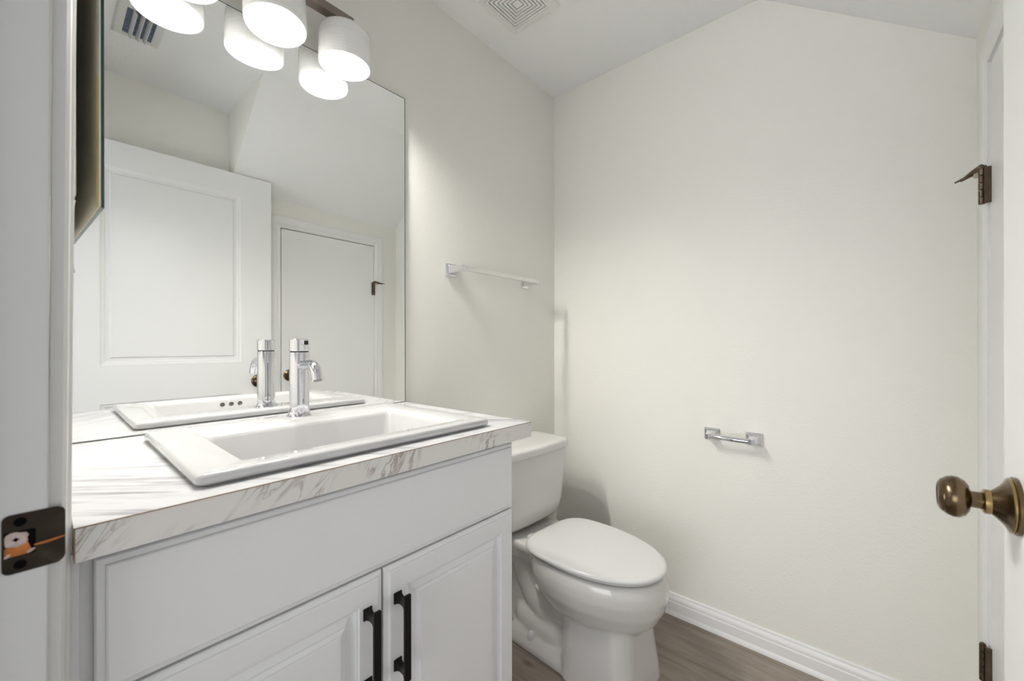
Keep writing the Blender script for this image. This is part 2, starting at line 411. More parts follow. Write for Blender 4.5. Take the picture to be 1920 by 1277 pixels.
# ------------------------------------------------------------------ entry door (open flat along the right wall)
DX, DT, DY0, DY1, DZ1 = 1.352, 0.035, 0.041, 0.8524, 2.044
org = (DX + DT, DY0, 0.008)
t = thing('door_1', 'white two-panel entry door swung open against the closet wall', 'door', org)
t['kind'] = 'structure'
def panel_door_side(m, xf, dirx):
    """front at xf, recesses go in +dirx"""
    PY0, PY1 = 0.166, 0.704
    pans = [(1.034, 1.931), (0.235, 0.862)]
    ys = [DY0, PY0, PY1, DY1]; zs = [0.008, 0.235, 0.862, 1.034, 1.931, DZ1]
    for i in range(3):
        for k in range(5):
            if i == 1 and k in (1, 3): continue
            v = [m.b.verts.new(p) for p in rect(ys[i], ys[i + 1], zs[k], zs[k + 1], xf)]; m.f(v)
    for z0, z1 in pans:
        st = [(0, 0), (0.004, 0.0035), (0.014, 0.0050), (0.019, 0.0095), (0.030, 0.0095), (0.0355, 0.0045), (0.0365, 0.0032)]
        m.loft([rect(PY0 + a, PY1 - a, z0 + a, z1 - a, xf + dirx * d) for a, d in st], cap0=False, cap1=True)
m = MB(); panel_door_side(m, DX, 1); panel_door_side(m, DX + DT, -1)
m.loft([rect(DY0, DY1, 0.008, DZ1, DX), rect(DY0, DY1, 0.008, DZ1, DX + DT)], cap0=False, cap1=False)
bmesh.ops.remove_doubles(m.b, verts=m.b.verts, dist=1e-6)
obj('door_panel', m, M['door'], t, org, angle=12)
add_knob(t, org, DX, 0.7865, 0.926)
for zh in (0.25, 1.03, 1.82):
    hb = MB().lathe([(0, -0.045), (0.0065, -0.045), (0.0065, 0.045), (0, 0.045)], (DX + DT + 0.006, DY0 - 0.014, zh), 'z', 20)
    hb.box(DX + 0.004, DX + DT, DY0 - 0.003, DY0 - 0.0005, zh - 0.044, zh + 0.044)
    obj('hinge', hb, M['hinge'], t, org)

# ------------------------------------------------------------------ closet door
org = (XR, 1.24, 0.01)
t = thing('door_2', 'flat white low closet door in the right wall', 'door', org); t['kind'] = 'structure'
obj('door_panel', MB().box(XR - 0.003, XR + 0.030, CY0 + 0.004, CY1 - 0.002, 0.010, CZ - 0.005), M['door'], t, org, bevel=0.001)
add_knob(t, org, XR - 0.003, 0.985, 0.94)
def hinge(zc, stop):
    hx, hy = XR - 0.017, CY1 - 0.006
    nb = 5
    h = MB(); z0, z1 = zc - 0.045, zc + 0.045; st = (z1 - z0) / nb
    for i in range(nb):
        h.lathe([(0, 0.0006), (0.0058, 0.0006), (0.0066, 0.0014), (0.0066, st - 0.0014), (0.0058, st - 0.0006), (0, st - 0.0006)], (hx, hy, z0 + i * st), 'z', 24)
    h.lathe([(0, 0), (0.003, 0), (0.003, 0.003), (0.0055, 0.003), (0.0055, 0.006), (0.003, 0.008), (0, 0.008)], (hx, hy, z1 - 0.003), 'z', 20)
    ho = obj('hinge', h, M['hinge'], t, org); ho['label'] = 'bronze butt hinge' + (' with a door stop arm' if stop else '')
    lf = MB().box(hx + 0.002, XR - 0.0025, hy - 0.0110, hy - 0.0085, z0, z1)
    lf.box(hx + 0.004, XR - 0.003, hy - 0.0090, hy - 0.0062, z0 + st, z0 + 2 * st).box(hx + 0.004, XR - 0.003, hy - 0.0090, hy - 0.0062, z0 + 3 * st, z0 + 4 * st)
    obj('leaf', lf, M['hinge'], ho, org, bevel=0.0005)
    if stop:
        a = MB()
        q0 = Vector((hx, hy, z1 + 0.004)); q1 = Vector((hx - 0.013, hy + 0.020, z1 + 0.000)); q2 = Vector((hx - 0.026, hy + 0.041, z1 - 0.006)); q3 = Vector((hx - 0.039, hy + 0.060, z1 - 0.008))
        a.tube([q0, q1, q2, q3], [0.0072, 0.0055, 0.0030, 0.0022], 12, up=(0, 0, 1))
        a.lathe([(0, 0), (0.008, 0), (0.008, 0.006), (0, 0.006)], (hx, hy, z1 - 0.001), 'z', 20)
        a.tube([q1 + Vector((0, 0, -0.008)), q2 + Vector((-0.004, 0.006, -0.004))], 0.0024, 10, up=(0, 0, 1))
        obj('stop_arm', a, M['hinge'], ho, org)
        obj('rubber_bumper', MB().lathe([(0, 0), (0.006, 0), (0.0065, 0.002), (0.006, 0.008), (0, 0.008)], (hx - 0.006, hy + 0.016, z1 - 0.010), 'y', 20), M['rubber'], ho, org)
hinge(1.520, True); hinge(0.328, False)

# ------------------------------------------------------------------ vanity cabinet
VX, VF = 0.515, 0.537
VY0, VY1 = 0.0225, 0.783
org = (0.26, 0.40, 0.0)
t = thing('vanity_cabinet', 'white vanity cabinet with two raised-panel doors and black bar pulls, under the sink', 'cabinet', org)
zt = ZC - 0.0388
b_ = MB().box(0.003, VX, 0.0215, 0.040, 0.10, zt).box(0.003, VX, VY1 - 0.016, VY1, 0.10, zt).box(0.003, VX, 0.040, VY1 - 0.016, 0.10, 0.118).box(0.003, 0.012, 0.040, VY1 - 0.016, 0.118, zt).box(VX - 0.019, VX, 0.040, VY1 - 0.016, 0.118, 0.150).box(VX - 0.019, VX, 0.040, VY1 - 0.016, 0.690, zt).box(0.003, VX - 0.06, 0.0225, VY1, 0.001, 0.10)
obj('cabinet_body', b_, M['cab'], t, org, bevel=0.001)
obj('scribe_strip', MB().box(VX, VX + 0.004, 0.0190, 0.0285, 0.10, ZC - 0.042), M['cab'], t, org, bevel=0.001)
def raised(y0, y1, z0, z1, panel=True):
    m = MB(); x0, x1 = VX + 0.0015, VF
    st = [(0, x0), (0, x1 - 0.0075), (0.0020, x1 - 0.0055), (0.0085, x1 - 0.0040), (0.0095, x1 - 0.0012), (0.0115, x1)]
    if panel:
        st += [(0.047, x1), (0.0480, x1 - 0.0030), (0.0515, x1 - 0.0036), (0.0530, x1 - 0.0105), (0.0590, x1 - 0.0118), (0.0700, x1 - 0.0070), (0.0712, x1 - 0.0048), (0.0785, x1 - 0.0030), (0.0797, x1 - 0.0008), (0.082, x1 - 0.0002)]
    m.loft([rect(y0 + a, y1 - a, z0 + a, z1 - a, x) for a, x in st])
    return m
ZS = 0.7115
d = obj('drawer_front', raised(0.0395, VY1, ZS + 0.002, 0.8765, False), M['cab'], t, org, angle=12)
d['label'] = 'wide plain false drawer front'
YM = 0.4145
def pull(y, parent):
    m = MB(); xb = 0.566
    m.box(xb, xb + 0.006, y - 0.0068, y + 0.0068, 0.503, 0.6625)
    for zc_ in (0.646, 0.5195):
        # square foot waisting in and flaring to the bar
        lo = []
        for x, hy, hz in ((VF - 0.0003, 0.0085, 0.0105), (VF + 0.0025, 0.0085, 0.0105), (VF + 0.005, 0.0062, 0.0085), (VF + 0.014, 0.0048, 0.0060), (VF + 0.024, 0.0052, 0.0068), (xb + 0.001, 0.0066, 0.0100)):
            lo.append(rect(y - hy, y + hy, zc_ - hz, zc_ + hz, x))
        m.loft(lo)
    h = obj('pull_handle', m, M['black'], parent, org, bevel=0.0009)
    h['label'] = 'black bar pull with square feet'
for y0, y1, hy in ((0.0395, YM - 0.0018, 0.3805), (YM + 0.0018, VY1, 0.4425)):
    d = obj('cabinet_door', raised(y0, y1, 0.115, ZS - 0.002), M['cab'], t, org, angle=12)
    pull(hy, d)

# ------------------------------------------------------------------ countertop
CX, CYA, CYB, CTH = 0.559, 0.0222, 0.8254, 0.0385
org = (0.28, 0.42, ZC - CTH)
t = thing('countertop', 'white grey-veined marble-look laminate countertop on the vanity', 'countertop', org)
m = MB()
# slab with a cut-out for the basin
hx0, hx1, hy0, hy1 = 0.12, 0.49, 0.18, 0.67
for a in ((0.002, hx0, CYA, CYB), (hx1, CX, CYA, CYB), (hx0, hx1, CYA, hy0), (hx0, hx1, hy1, CYB)):
    m.box(a[0], a[1], a[2], a[3], ZC - CTH, ZC)
m.b.faces.ensure_lookup_table()
bmesh.ops.remove_doubles(m.b, verts=m.b.verts, dist=1e-6)
m.b.normal_update()
for fc in m.b.faces:
    fc.material_index = 0 if abs(fc.normal.z) > 0.5 else 1
obj('worktop', m, [M['mtop'], M['medge']], t, org, smooth=False)
m = MB().box(CX - 0.0002, CX + 0.0006, CYA, CYB, ZC - 0.0013, ZC + 0.0001).box(CX - 0.0002, CX + 0.0006, CYA - 0.0001, CYA + 0.0012, ZC - CTH, ZC)
o = obj('edge_seam', m, M['caulk'], t, org, smooth=False); o['label'] = 'thin dark laminate edge line'

# ------------------------------------------------------------------ sink
SX0, SX1, SY0, SY1 = 0.074, 0.518, 0.138, 0.716
org = (0.296, 0.427, ZC)
t = thing('drop_in_sink', 'rectangular white ceramic drop-in sink set in the marble-look countertop', 'sink', org)
def sl(dx, z, r=0.012): return rrect(SX0 + dx, SX1 - dx, SY0 + dx, SY1 - dx, z, max(r - dx * 0.3, 0.004))
def bl(x0, x1, y0, y1, z, r): return rrect(x0, x1, y0, y1, z, r)
lo = [bl(0.17, 0.475, 0.21, 0.645, 0.80, 0.02), bl(0.15, 0.483, 0.19, 0.662, ZC - 0.03, 0.02), bl(0.13, 0.486, 0.185, 0.665, ZC + 0.0005, 0.02), sl(0.009, ZC + 0.0005), sl(0.009, ZC + 0.0035), sl(0.0015, ZC + 0.0045), sl(0, ZC + 0.006), sl(0, ZC + 0.0125), sl(0.0012, ZC + 0.0160), sl(0.0035, ZC + 0.0185), sl(0.0075, ZC + 0.0192),
      bl(0.168, 0.478, 0.203, 0.651, ZC + 0.0192, 0.010), bl(0.171, 0.476, 0.206, 0.648, ZC + 0.0180, 0.010), bl(0.174, 0.4745, 0.209, 0.646, ZC + 0.0145, 0.010), bl(0.194, 0.472, 0.2115, 0.6425, ZC + 0.0130, 0.010),
      bl(0.198, 0.4705, 0.2145, 0.640, ZC + 0.0105, 0.012), bl(0.201, 0.4690, 0.2175, 0.637, ZC + 0.004, 0.014), bl(0.216, 0.463, 0.229, 0.626, ZC - 0.050, 0.022), bl(0.222, 0.459, 0.234, 0.621, ZC - 0.066, 0.025),
      bl(0.240, 0.445, 0.250, 0.605, ZC - 0.078, 0.030), bl(0.31, 0.37, 0.40, 0.455, ZC - 0.088, 0.020)]
o = obj('basin', MB().loft(lo), M['porc'], t, org, angle=60)
for y in (0.4045, 0.4305, 0.4565):
    r_ = MB(); r_.lathe([(0, 0), (0.0072, 0), (0.0072, 0.0022), (0.0060, 0.0026), (0.0050, 0.0016), (0, 0.0014)], (0.4688, y, ZC - 0.0065), '-x', 24)
    obj('overflow_hole', r_, M['drain'], t, org)
obj('drain', MB().lathe([(0, 0), (0.022, 0), (0.023, 0.002), (0.018, 0.004), (0, 0.005)], (0.34, 0.4275, ZC - 0.0885), 'z', 32), M['chrome'], t, org)

# ------------------------------------------------------------------ faucet
fx, fy, fz = 0.1235, 0.428, ZC + 0.0192
org = (fx, fy, fz)
t = thing('faucet', 'polished chrome single-lever faucet standing on the back of the white sink', 'faucet', org)
obj('base_flange', MB().lathe([(0, 0), (0.0290, 0), (0.0292, 0.0012), (0.0285, 0.0022), (0.0255, 0.006), (0.0240, 0.0115), (0, 0.0115)], (0, 0, 0.0002), 'z', 56), M['chrome'], t, angle=30)
obj('faucet_body', MB().lathe([(0, 0.0115), (0.0228, 0.0115), (0.0228, 0.160), (0.0222, 0.1612), (0, 0.1612)], (0, 0, 0), 'z', 64), M['chrome'], t, angle=30)
obj('joint_ring', MB().lathe([(0, 0.161), (0.0212, 0.161), (0.0212, 0.1642), (0, 0.1642)], (0, 0, 0), 'z', 48), M['dark'], t)
cp = obj('cap', MB().lathe([(0, 0.1638), (0.0228, 0.1638), (0.0233, 0.1646), (0.0233, 0.1925), (0.0222, 0.1942), (0, 0.1945)], (0, 0, 0), 'z', 64), M['chrome'], t, angle=30)
obj('lever', MB().box(0.018, 0.0405, -0.0055, 0.0055, 0.1795, 0.1905), M['chrome'], t, bevel=0.0012)
obj('lever_tip', MB().box(0.0405, 0.0415, -0.0050, 0.0050, 0.1800, 0.1900), M['tip_reflection'], t, bevel=0.0003)  # thin slab on the chrome end, reflection painted as black
path = []
for i in range(5): path.append((0.018 + 0.050 * i / 4, 0, 0.1285 + 0.003 * i / 4))
for i in range(1, 15):
    a = math.radians(90 - 72 * i / 14); R_ = 0.034
    path.append((0.068 + R_ * math.cos(a), 0, 0.1315 - R_ + R_ * math.sin(a)))
last = Vector(path[-1]); dr = (Vector(path[-1]) - Vector(path[-2])).normalized()
path.append(tuple(last + dr * 0.014))
sp = obj('spout', MB().tube(path, [0.0118] * 5 + [0.0118 + 0.0008 * i / 14 for i in range(1, 15)] + [0.0128], 32), M['chrome'], t, angle=40)
e = Vector(path[-1])
obj('aerator', MB().tube([tuple(e - dr * 0.001), tuple(e + dr * 0.0006)], 0.0100, 28), M['drain'], sp)

# ------------------------------------------------------------------ wall mirror
MY0, MY1, MZ0, MZ1 = 0.026, 0.8245, ZC + 0.0022, 1.9777
org = (0.0, (MY0 + MY1) / 2, MZ0)
t = thing('wall_mirror', 'large frameless rectangular wall mirror above the sink and countertop', 'mirror', org)
m = MB().box(0.0006, 0.0062, MY0, MY1, MZ0, MZ1)
obj('glass_edge', m, M['mirror_edge'], t, org, smooth=False)
obj('mirror_glass', MB().box(0.0060, 0.0066, MY0 + 0.0008, MY1 - 0.0026, MZ0 + 0.0006, MZ1 - 0.0022), M['silver'], t, org, smooth=False)

# ------------------------------------------------------------------ medicine cabinet on the entry wall, door ajar
org = (0.045, YF, 1.3209)
t = thing('medicine_cabinet', 'shallow medicine cabinet beside the doorway with its mirrored door ajar', 'cabinet', org)
m = MB().box(0.045, 0.385, YF + 0.0002, YF + 0.004, 1.328, 1.98).box(0.045, 0.050, YF + 0.004, 0.031, 1.328, 1.98).box(0.380, 0.385, YF + 0.004, 0.031, 1.328, 1.98).box(0.045, 0.385, YF + 0.004, 0.031, 1.328, 1.333).box(0.045, 0.385, YF + 0.004, 0.031, 1.975, 1.98)
obj('cabinet_box', m, M['vent_metal'], t, org, smooth=False)
ang = math.atan2(0.0095, 0.19)
def leaf(x0, x1, y0, y1, z0, z1):
    m = MB().box(x0, x1, y0, y1, z0, z1)
    bmesh.ops.rotate(m.b, cent=(0, 0, 0), matrix=Matrix.Rotation(ang, 3, 'Z'), verts=m.b.verts)
    bmesh.ops.translate(m.b, vec=(0.045, 0.0352, 0), verts=m.b.verts); return m
dr_ = obj('mirror_door', leaf(0, 0.3565, 0.0012, 0.0046, 1.3195, 1.985), [M['glass_edge']], t, org, smooth=False)
dr_['label'] = 'mirrored door with dark teal glass edge'
obj('door_back', leaf(0.0, 0.3550, 0.0, 0.0013, 1.3212, 1.983), M['backing'], dr_, org, smooth=False)
obj('yellow_strip', leaf(0.326, 0.3500, -0.0003, 0.0001, 1.324, 1.51), M['glue'], dr_, org, smooth=False)
obj('door_mirror', leaf(0.001, 0.3555, 0.0045, 0.0048, 1.3205, 1.984), M['silver'], dr_, org, smooth=False)

# ------------------------------------------------------------------ vanity light
LX, LZ, LR, LH = 0.077, 1.930, 0.0705, 0.098
LY = (0.200, 0.388, 0.575)
org = (0.0, 0.388, 2.06)
t = thing('vanity_light', 'three-lamp brushed nickel wall light with grained white glass shades above the mirror', 'light fixture', org)
m = MB().box(0.0, 0.022, 0.388 - 0.06, 0.388 + 0.06, 2.015, 2.135)
obj('wall_plate', m, M['nickel'], t, org, bevel=0.004)
m = MB().box(0.020, 0.066, 0.388 - 0.012, 0.388 + 0.012, 2.052, 2.070)
obj('arm', m, M['nickel'], t, org, bevel=0.001)
m = MB().box(0.062, 0.090, 0.183, 0.594, 2.050, 2.0735)
obj('crossbar', m, M['nickel'], t, org, bevel=0.0012)
for y, tilt in zip(LY, (0.0, math.radians(-5.0), math.radians(2.0))):
    rot_ = Matrix.Translation((LX, y, LZ + 0.1)) @ Matrix.Rotation(tilt, 4, 'Y') @ Matrix.Translation((-LX, -y, -LZ - 0.1))
    obj('lamp_socket', MB().lathe([(0, 0.122), (0.0285, 0.122), (0.0300, 0.119), (0.0300, 0.108), (0.0270, 0.1035), (0.0135, 0.1005), (0.0135, 0.098), (0, 0.098)], (LX, y, LZ), 'z', 36), M['nickel'], t, org)
    sh = MB()
    n = 64
    def ring(r, h): return [(LX + r * math.cos(2 * PI * i / n), y + r * math.sin(2 * PI * i / n), LZ + h) for i in range(n)]
    R = LR
    lo = [ring(0.0150, LH), ring(0.0150, LH + 0.003), ring(R - 0.018, LH + 0.002), ring(R - 0.008, LH - 0.001), ring(R - 0.002, LH - 0.006), ring(R, LH - 0.014), ring(R, 0.003), ring(R - 0.001, 0.0005), ring(R - 0.0022, 0.0), ring(R - 0.0036, 0.001), ring(R - 0.0040, 0.004), ring(R - 0.0040, LH - 0.015), ring(R - 0.006, LH - 0.0085), ring(R - 0.012, LH - 0.004), ring(R - 0.020, LH - 0.002)]
    sh.loft(lo + [lo[0]], cap0=False, cap1=False)
    a_, b2 = None, None
    obj('lamp_shade', sh, M['shade'], t, org, angle=60, xf=rot_)
    prof = [(0.0, -0.030)] + [(0.030 * math.sin(math.radians(k)), -0.030 * math.cos(math.radians(k))) for k in range(10, 130, 10)] + [(0.0175, 0.030), (0.0135, 0.045), (0.0130, 0.0575), (0, 0.0575)]
    obj('bulb', MB().lathe([(r, h + 0.040) for r, h in prof], (LX, y, LZ), 'z', 36), M['bulb'], t, org, angle=60, xf=rot_)

# ------------------------------------------------------------------ towel bar
def towel_post(m, y, z):
    m.loft([[(x, y + sy * hw, z + sz * hh) for sy, sz in ((-1, -1), (1, -1), (1, 1), (-1, 1))] for x, hw, hh in
            ((0.0005, 0.0260, 0.0245), (0.005, 0.0260, 0.0245), (0.0075, 0.0235, 0.0220), (0.0095, 0.0195, 0.0185), (0.014, 0.0150, 0.0150), (0.045, 0.0118, 0.0112), (0.066, 0.0110, 0.0105), (0.082, 0.0110, 0.0105))])
org = (0.0, 1.258, 1.412)
t = thing('towel_bar', 'square chrome towel bar on the wall between the mirror and the far corner', 'towel bar', org)
for y in (1.0325, 1.4845):
    m = MB(); towel_post(m, y, 1.412); obj('post', m, M['chrome'], t, org, bevel=0.0015, seg=2)
o = obj('rail', MB().box(0.0655, 0.0825, 1.043, 1.474, 1.4035, 1.4205), M['chrome_soft'], t, org, bevel=0.0012)
o['label'] = 'pale square bar'

# ------------------------------------------------------------------ toilet paper holder
org = (0.827, YB, 0.77)
t = thing('toilet_paper_holder', 'empty chrome toilet paper holder with roller on the far wall', 'paper holder', org)
for sgn, x in ((1, 0.7545), (-1, 0.8995)):
    m = MB()
    z = 0.7735
    m.loft([[(x + sx * hw + sh_, y, z + sz * hh + dz) for sx, sz in ((-1, -1), (1, -1), (1, 1), (-1, 1))] for y, hw, hh, dz, sh_ in
            ((YB - 0.0005, 0.0285, 0.0235, 0, 0), (YB - 0.005, 0.0285, 0.0235, 0, 0), (YB - 0.0075, 0.0255, 0.0205, 0, 0), (YB - 0.010, 0.0250, 0.0200, 0, 0), (YB - 0.014, 0.0170, 0.0145, 0, 0), (YB - 0.030, 0.0120, 0.0120, 0, 0), (YB - 0.050, 0.0085, 0.0105, 0, 0), (YB - 0.066, 0.0085, 0.0105, 0, 0))])
    obj('post', m, M['chrome'], t, org, bevel=0.0015)
rl = MB().lathe([(0, 0.0), (0.0082, 0.0), (0.0086, 0.001), (0.0086, 0.060), (0.0078, 0.0605), (0.0078, 0.0615), (0.0095, 0.062), (0.0095, 0.126), (0.0088, 0.1285), (0, 0.1285)], (0.7625, YB - 0.058, 0.7735), 'x', 36)
obj('roller', rl, M['chrome'], t, org, angle=30)

# ------------------------------------------------------------------ exhaust fan in the ceiling
FX0, FX1, FY0, FY1 = 0.130, 0.350, 1.046, 1.267
org = (0.24, 1.156, H)
t = thing('exhaust_fan', 'square white exhaust fan grille of concentric slots in the ceiling', 'ceiling vent', org)
m = MB()
def sq(x0, x1, y0, y1, z): return [(x0, y0, z), (x1, y0, z), (x1, y1, z), (x0, y1, z)]
gx0, gx1, gy0, gy1 = 0.153, 0.325, 1.067, 1.240
m.loft([sq(FX0, FX1, FY0, FY1, H - 0.0005), sq(FX0, FX1, FY0, FY1, H - 0.004), sq(FX0 + 0.004, FX1 - 0.004, FY0 + 0.004, FY1 - 0.004, H - 0.0085), sq(gx0, gx1, gy0, gy1, H - 0.0105), sq(gx0, gx1, gy0, gy1, H - 0.003)], cap0=True, cap1=True)
obj('frame', m, M['vent'], t, org, smooth=False)
obj('dark_housing', MB().box(gx0 + 0.002, gx1 - 0.002, gy0 + 0.002, gy1 - 0.002, H - 0.0034, H - 0.0029), M['dark'], t, org, smooth=False)
m = MB(); a = 0.0015; 
cx_, cy_ = (gx0 + gx1) / 2, (gy0 + gy1) / 2; hw = (gx1 - gx0) / 2
pitch = 0.0118; k = 0
while True:
    ro = hw - 0.0008 - k * pitch; ri = ro - 0.0080
    if ri < 0.012: break
    v = [sq(cx_ - r, cx_ + r, cy_ - r, cy_ + r, z) for r, z in ((ro, H - 0.0036), (ro, H - 0.0105), (ri, H - 0.0105), (ri, H - 0.0036))]
    m.loft(v + [v[0]], cap0=False, cap1=False); k += 1
m.box(cx_ - ro, cx_ + ro, cy_ - ro, cy_ + ro, H - 0.0105, H - 0.0036)
for s1 in (-1, 1):
    for s2 in (-1, 1):
        m.loft([[(cx_ + s1 * r + dx, cy_ + s2 * r - dx * s1 * s2, z) for dx, z in ((-0.001, H - 0.0062), (0.001, H - 0.0062), (0.001, H - 0.0036), (-0.001, H - 0.0036))] for r in (0.02, hw - 0.001)])
o = obj('grille', m, M['vent'], t, org, smooth=False)

# ------------------------------------------------------------------ supply register (seen in the mirror)
org = (0.97, 0.253, H)
t = thing('ceiling_register', 'small white metal air register with three curved blades, seen in the mirror', 'ceiling vent', org)
RX0, RX1, RY0, RY1 = 0.845, 1.089, 0.182, 0.326
ox0, ox1, oy0, oy1 = 0.880, 1.058, 0.210, 0.299
m = MB().loft([sq(RX0, RX1, RY0, RY1, H - 0.0005), sq(RX0, RX1, RY0, RY1, H - 0.003), sq(RX0 + 0.006, RX1 - 0.006, RY0 + 0.006, RY1 - 0.006, H - 0.007), sq(ox0, ox1, oy0, oy1, H - 0.008), sq(ox0, ox1, oy0, oy1, H - 0.001)], cap0=False, cap1=False)
obj('frame', m, M['vent_metal'], t, org, smooth=False)
obj('dark_duct', MB().box(ox0, ox1, oy0, oy1, H - 0.0012, H - 0.0006), M['damper'], t, org, smooth=False)
for i in range(14):
    x = ox0 + 0.008 + i * (ox1 - ox0 - 0.012) / 13
    obj('damper_fin', MB().box(x, x + 0.0012, oy0 + 0.001, oy1 - 0.001, H - 0.0058, H - 0.0014), M['damper'], t, org, smooth=False)
for i in range(3):
    y = oy0 + (i + 1) * (oy1 - oy0) / 4 - 0.004
    m = MB()
    cur = [(y + 0.010 * (k / 5) ** 2 * 0.9, H - 0.003 - 0.018 * k / 5) for k in range(6)]
    pl = [(a_, b2) for a_, b2 in cur] + [(a_ + 0.0015, b2) for a_, b2 in reversed(cur)]
    m.prism([(p[0], p[1]) for p in pl], ox0 - 0.002, ox1 + 0.010, 'x')
    obj('blade', m, M['vent_metal'], t, org)
for x in (RX0 + 0.012, RX1 - 0.012):
    obj('screw', MB().lathe([(0, 0), (0.004, 0), (0.003, -0.0015), (0, -0.002)], (x, 0.253, H - 0.0072), 'z', 16), M['chrome_soft'], t, org)

# ------------------------------------------------------------------ strike plate
org = (JX0, -0.006, 0.93)
t = thing('strike_plate', 'worn dark bronze strike plate on the white doorway jamb', 'strike plate', org)
# outline in (y, z): rounded plate with a lip that reaches over the casing edge
oy_a, oy_b = -0.0262, 0.0156
zc0 = 0.9305
def plate_loop(x, g=0.0):
    pts = []
    r = 0.0055
    for cy, cz, a0, rr in ((oy_b - r * 1.2, zc0 + 0.0290 - r * 1.2, 0, r * 1.2), (oy_a + r, zc0 + 0.0290 - r, 90, r), (oy_a + r, zc0 - 0.0290 + r, 180, r), (oy_b - r * 1.2, zc0 - 0.0290 + r * 1.2, 270, r * 1.2)):
        for i in range(7):
            a_ = math.radians(a0 + 15 * i); pts.append((cy + (rr - g) * math.cos(a_), cz + (rr - g) * math.sin(a_)))
    return pts
pl = plate_loop(0)
# lip bulge
pl = [(y + (0.0012 * (1 - ((z - zc0) / 0.025) ** 2) if y > 0.012 else 0), z) for y, z in pl]
hol = [(-0.0248, 0.9180), (-0.0060, 0.9180), (-0.0044, 0.9196), (-0.0044, 0.9414), (-0.0060, 0.9430), (-0.0248, 0.9430)]
m = MB()
def lipx(y): return 0.0 if y < 0.004 else 0.0025 * ((y - 0.004) / 0.012) ** 2
# annular faces built through a 2-D triangulation of plate minus hole
bt = m.b
outer = [bt.verts.new((JX0 + 0.0017 - lipx(y), y, z)) for y, z in pl]
inner = [bt.verts.new((JX0 + 0.0017, y, z)) for y, z in hol]
es = [bt.edges.new((L[i], L[(i + 1) % len(L)])) for L in (outer, inner) for i in range(len(L))]
bmesh.ops.triangle_fill(bt, use_beauty=True, edges=es)
ext = bmesh.ops.extrude_face_region(bt, geom=list(bt.faces))
bmesh.ops.translate(bt, vec=(-0.0019, 0, 0), verts=[g for g in ext['geom'] if isinstance(g, bmesh.types.BMVert)])
obj('plate', m, M['oldbronze'], t, org, smooth=False)
m = MB().box(JX0 + 0.0001, JX0 + 0.0006, -0.0252, -0.0040, 0.9176, 0.9434)
obj('bolt_pocket', m, M['dark'], t, org, smooth=False)
m = MB()
m.loft([[(JX0 + x, y, z) for y, z in ((-0.0246, 0.9182), (-0.0120, 0.9184), (-0.0066, 0.9205), (-0.0092, 0.9290), (-0.0110, 0.9340), (-0.0170, 0.9290), (-0.0246, 0.9275))] for x in (0.0005, 0.0010)])
o = obj('bare_wood', m, M['rawwood'], t, org, smooth=False); o['label'] = 'splintered orange bare wood in the bolt pocket'
m = MB()
def blob(cy, cz, rad, hr, n=16, x=0.0008, seed=1):
    rnd = random.Random(seed)
    rs = [rad[i % len(rad)] * (1 + 0.08 * rnd.uniform(-1, 1)) for i in range(n)]
    hs = [hr * (1.35 if i % 4 == 0 else 0.8) for i in range(n)]
    def lp(rr, dx): return [(JX0 + x + dx, min(max(cy + r * math.cos(2 * PI * i / n), -0.0247), -0.0050), cz + r * math.sin(2 * PI * i / n) * 0.9) for i, r in enumerate(rr)]
    m.loft([lp(rs, 0.0), lp([r * 0.9 for r in rs], 0.0005), lp([(r + h) / 2 for r, h in zip(rs, hs)], 0.0007), lp(hs, 0.0001)], cap0=False, cap1=False)
blob(-0.0172, 0.9345, [0.0078, 0.0086, 0.0088, 0.0080, 0.0084, 0.0090, 0.0088, 0.0082], 0.0022)
for cy, cz, ry, rz in ((-0.0075, 0.9208, 0.0030, 0.0016), (-0.0228, 0.9196, 0.0022, 0.0018)):
    m.loft([[(JX0 + 0.0010 + dx, cy + k * ry * math.cos(i * PI / 6), cz + k * rz * math.sin(i * PI / 6) + k * ry * math.cos(i * PI / 6) * 0.5) for i in range(12)] for dx, k in ((0, 1), (0.0006, 0.6), (0.0007, 0.1))])
o = obj('filler_ring', m, M['plug'], t, org); o['label'] = 'pale filler blob around a dark hole'
m = MB(); m.loft([[(JX0 + x - lipx(y), y, z) for y, z in ((-0.0050, 0.9250), (0.0040, 0.9248), (0.0150, 0.9266), (0.0162, 0.9276), (0.0110, 0.9280), (0.0000, 0.9272), (-0.0058, 0.9262))] for x in (0.0016, 0.0021)])
o = obj('wood_sliver', m, M['rawwood'], t, org, smooth=False); o['label'] = 'orange bare wood sliver across the plate'
for z in (0.9515, 0.9095):
    m = MB(); m.lathe([(0, 0.0001), (0.0030, 0.0001), (0.0042, 0.0004), (0.0044, 0.0002)], (JX0 + 0.0016, -0.0145, z), 'x', 20)
    obj('screw', m, M['dark'], t, org)

# ------------------------------------------------------------------ toilet (local frame: +x forward from the wall)
t = thing('toilet', 'white two-piece elongated toilet with closed lid between the vanity and the far wall', 'toilet', (0.018, 1.300, 0.0), math.radians(-3.0))
def egg(x0, x1, hw, z, n=48, back=2.6, xw=None):
    """egg outline: widest at xw, squarer at the back, elliptical to the front"""
    if xw is None: xw = x0 + (x1 - x0) * 0.42
    pts = []
    for i in range(n):
        a = 2 * PI * i / n; c, s_ = math.cos(a), math.sin(a)
        if c >= 0:
            p = 2.0 / 2.05
            pts.append((xw + (x1 - xw) * abs(c) ** p, hw * math.copysign(abs(s_) ** p, s_), z))
        else:
            p = 2.0 / back
            pts.append((xw - (xw - x0) * abs(c) ** p, hw * math.copysign(abs(s_) ** p, s_), z))
    return pts
m = MB()
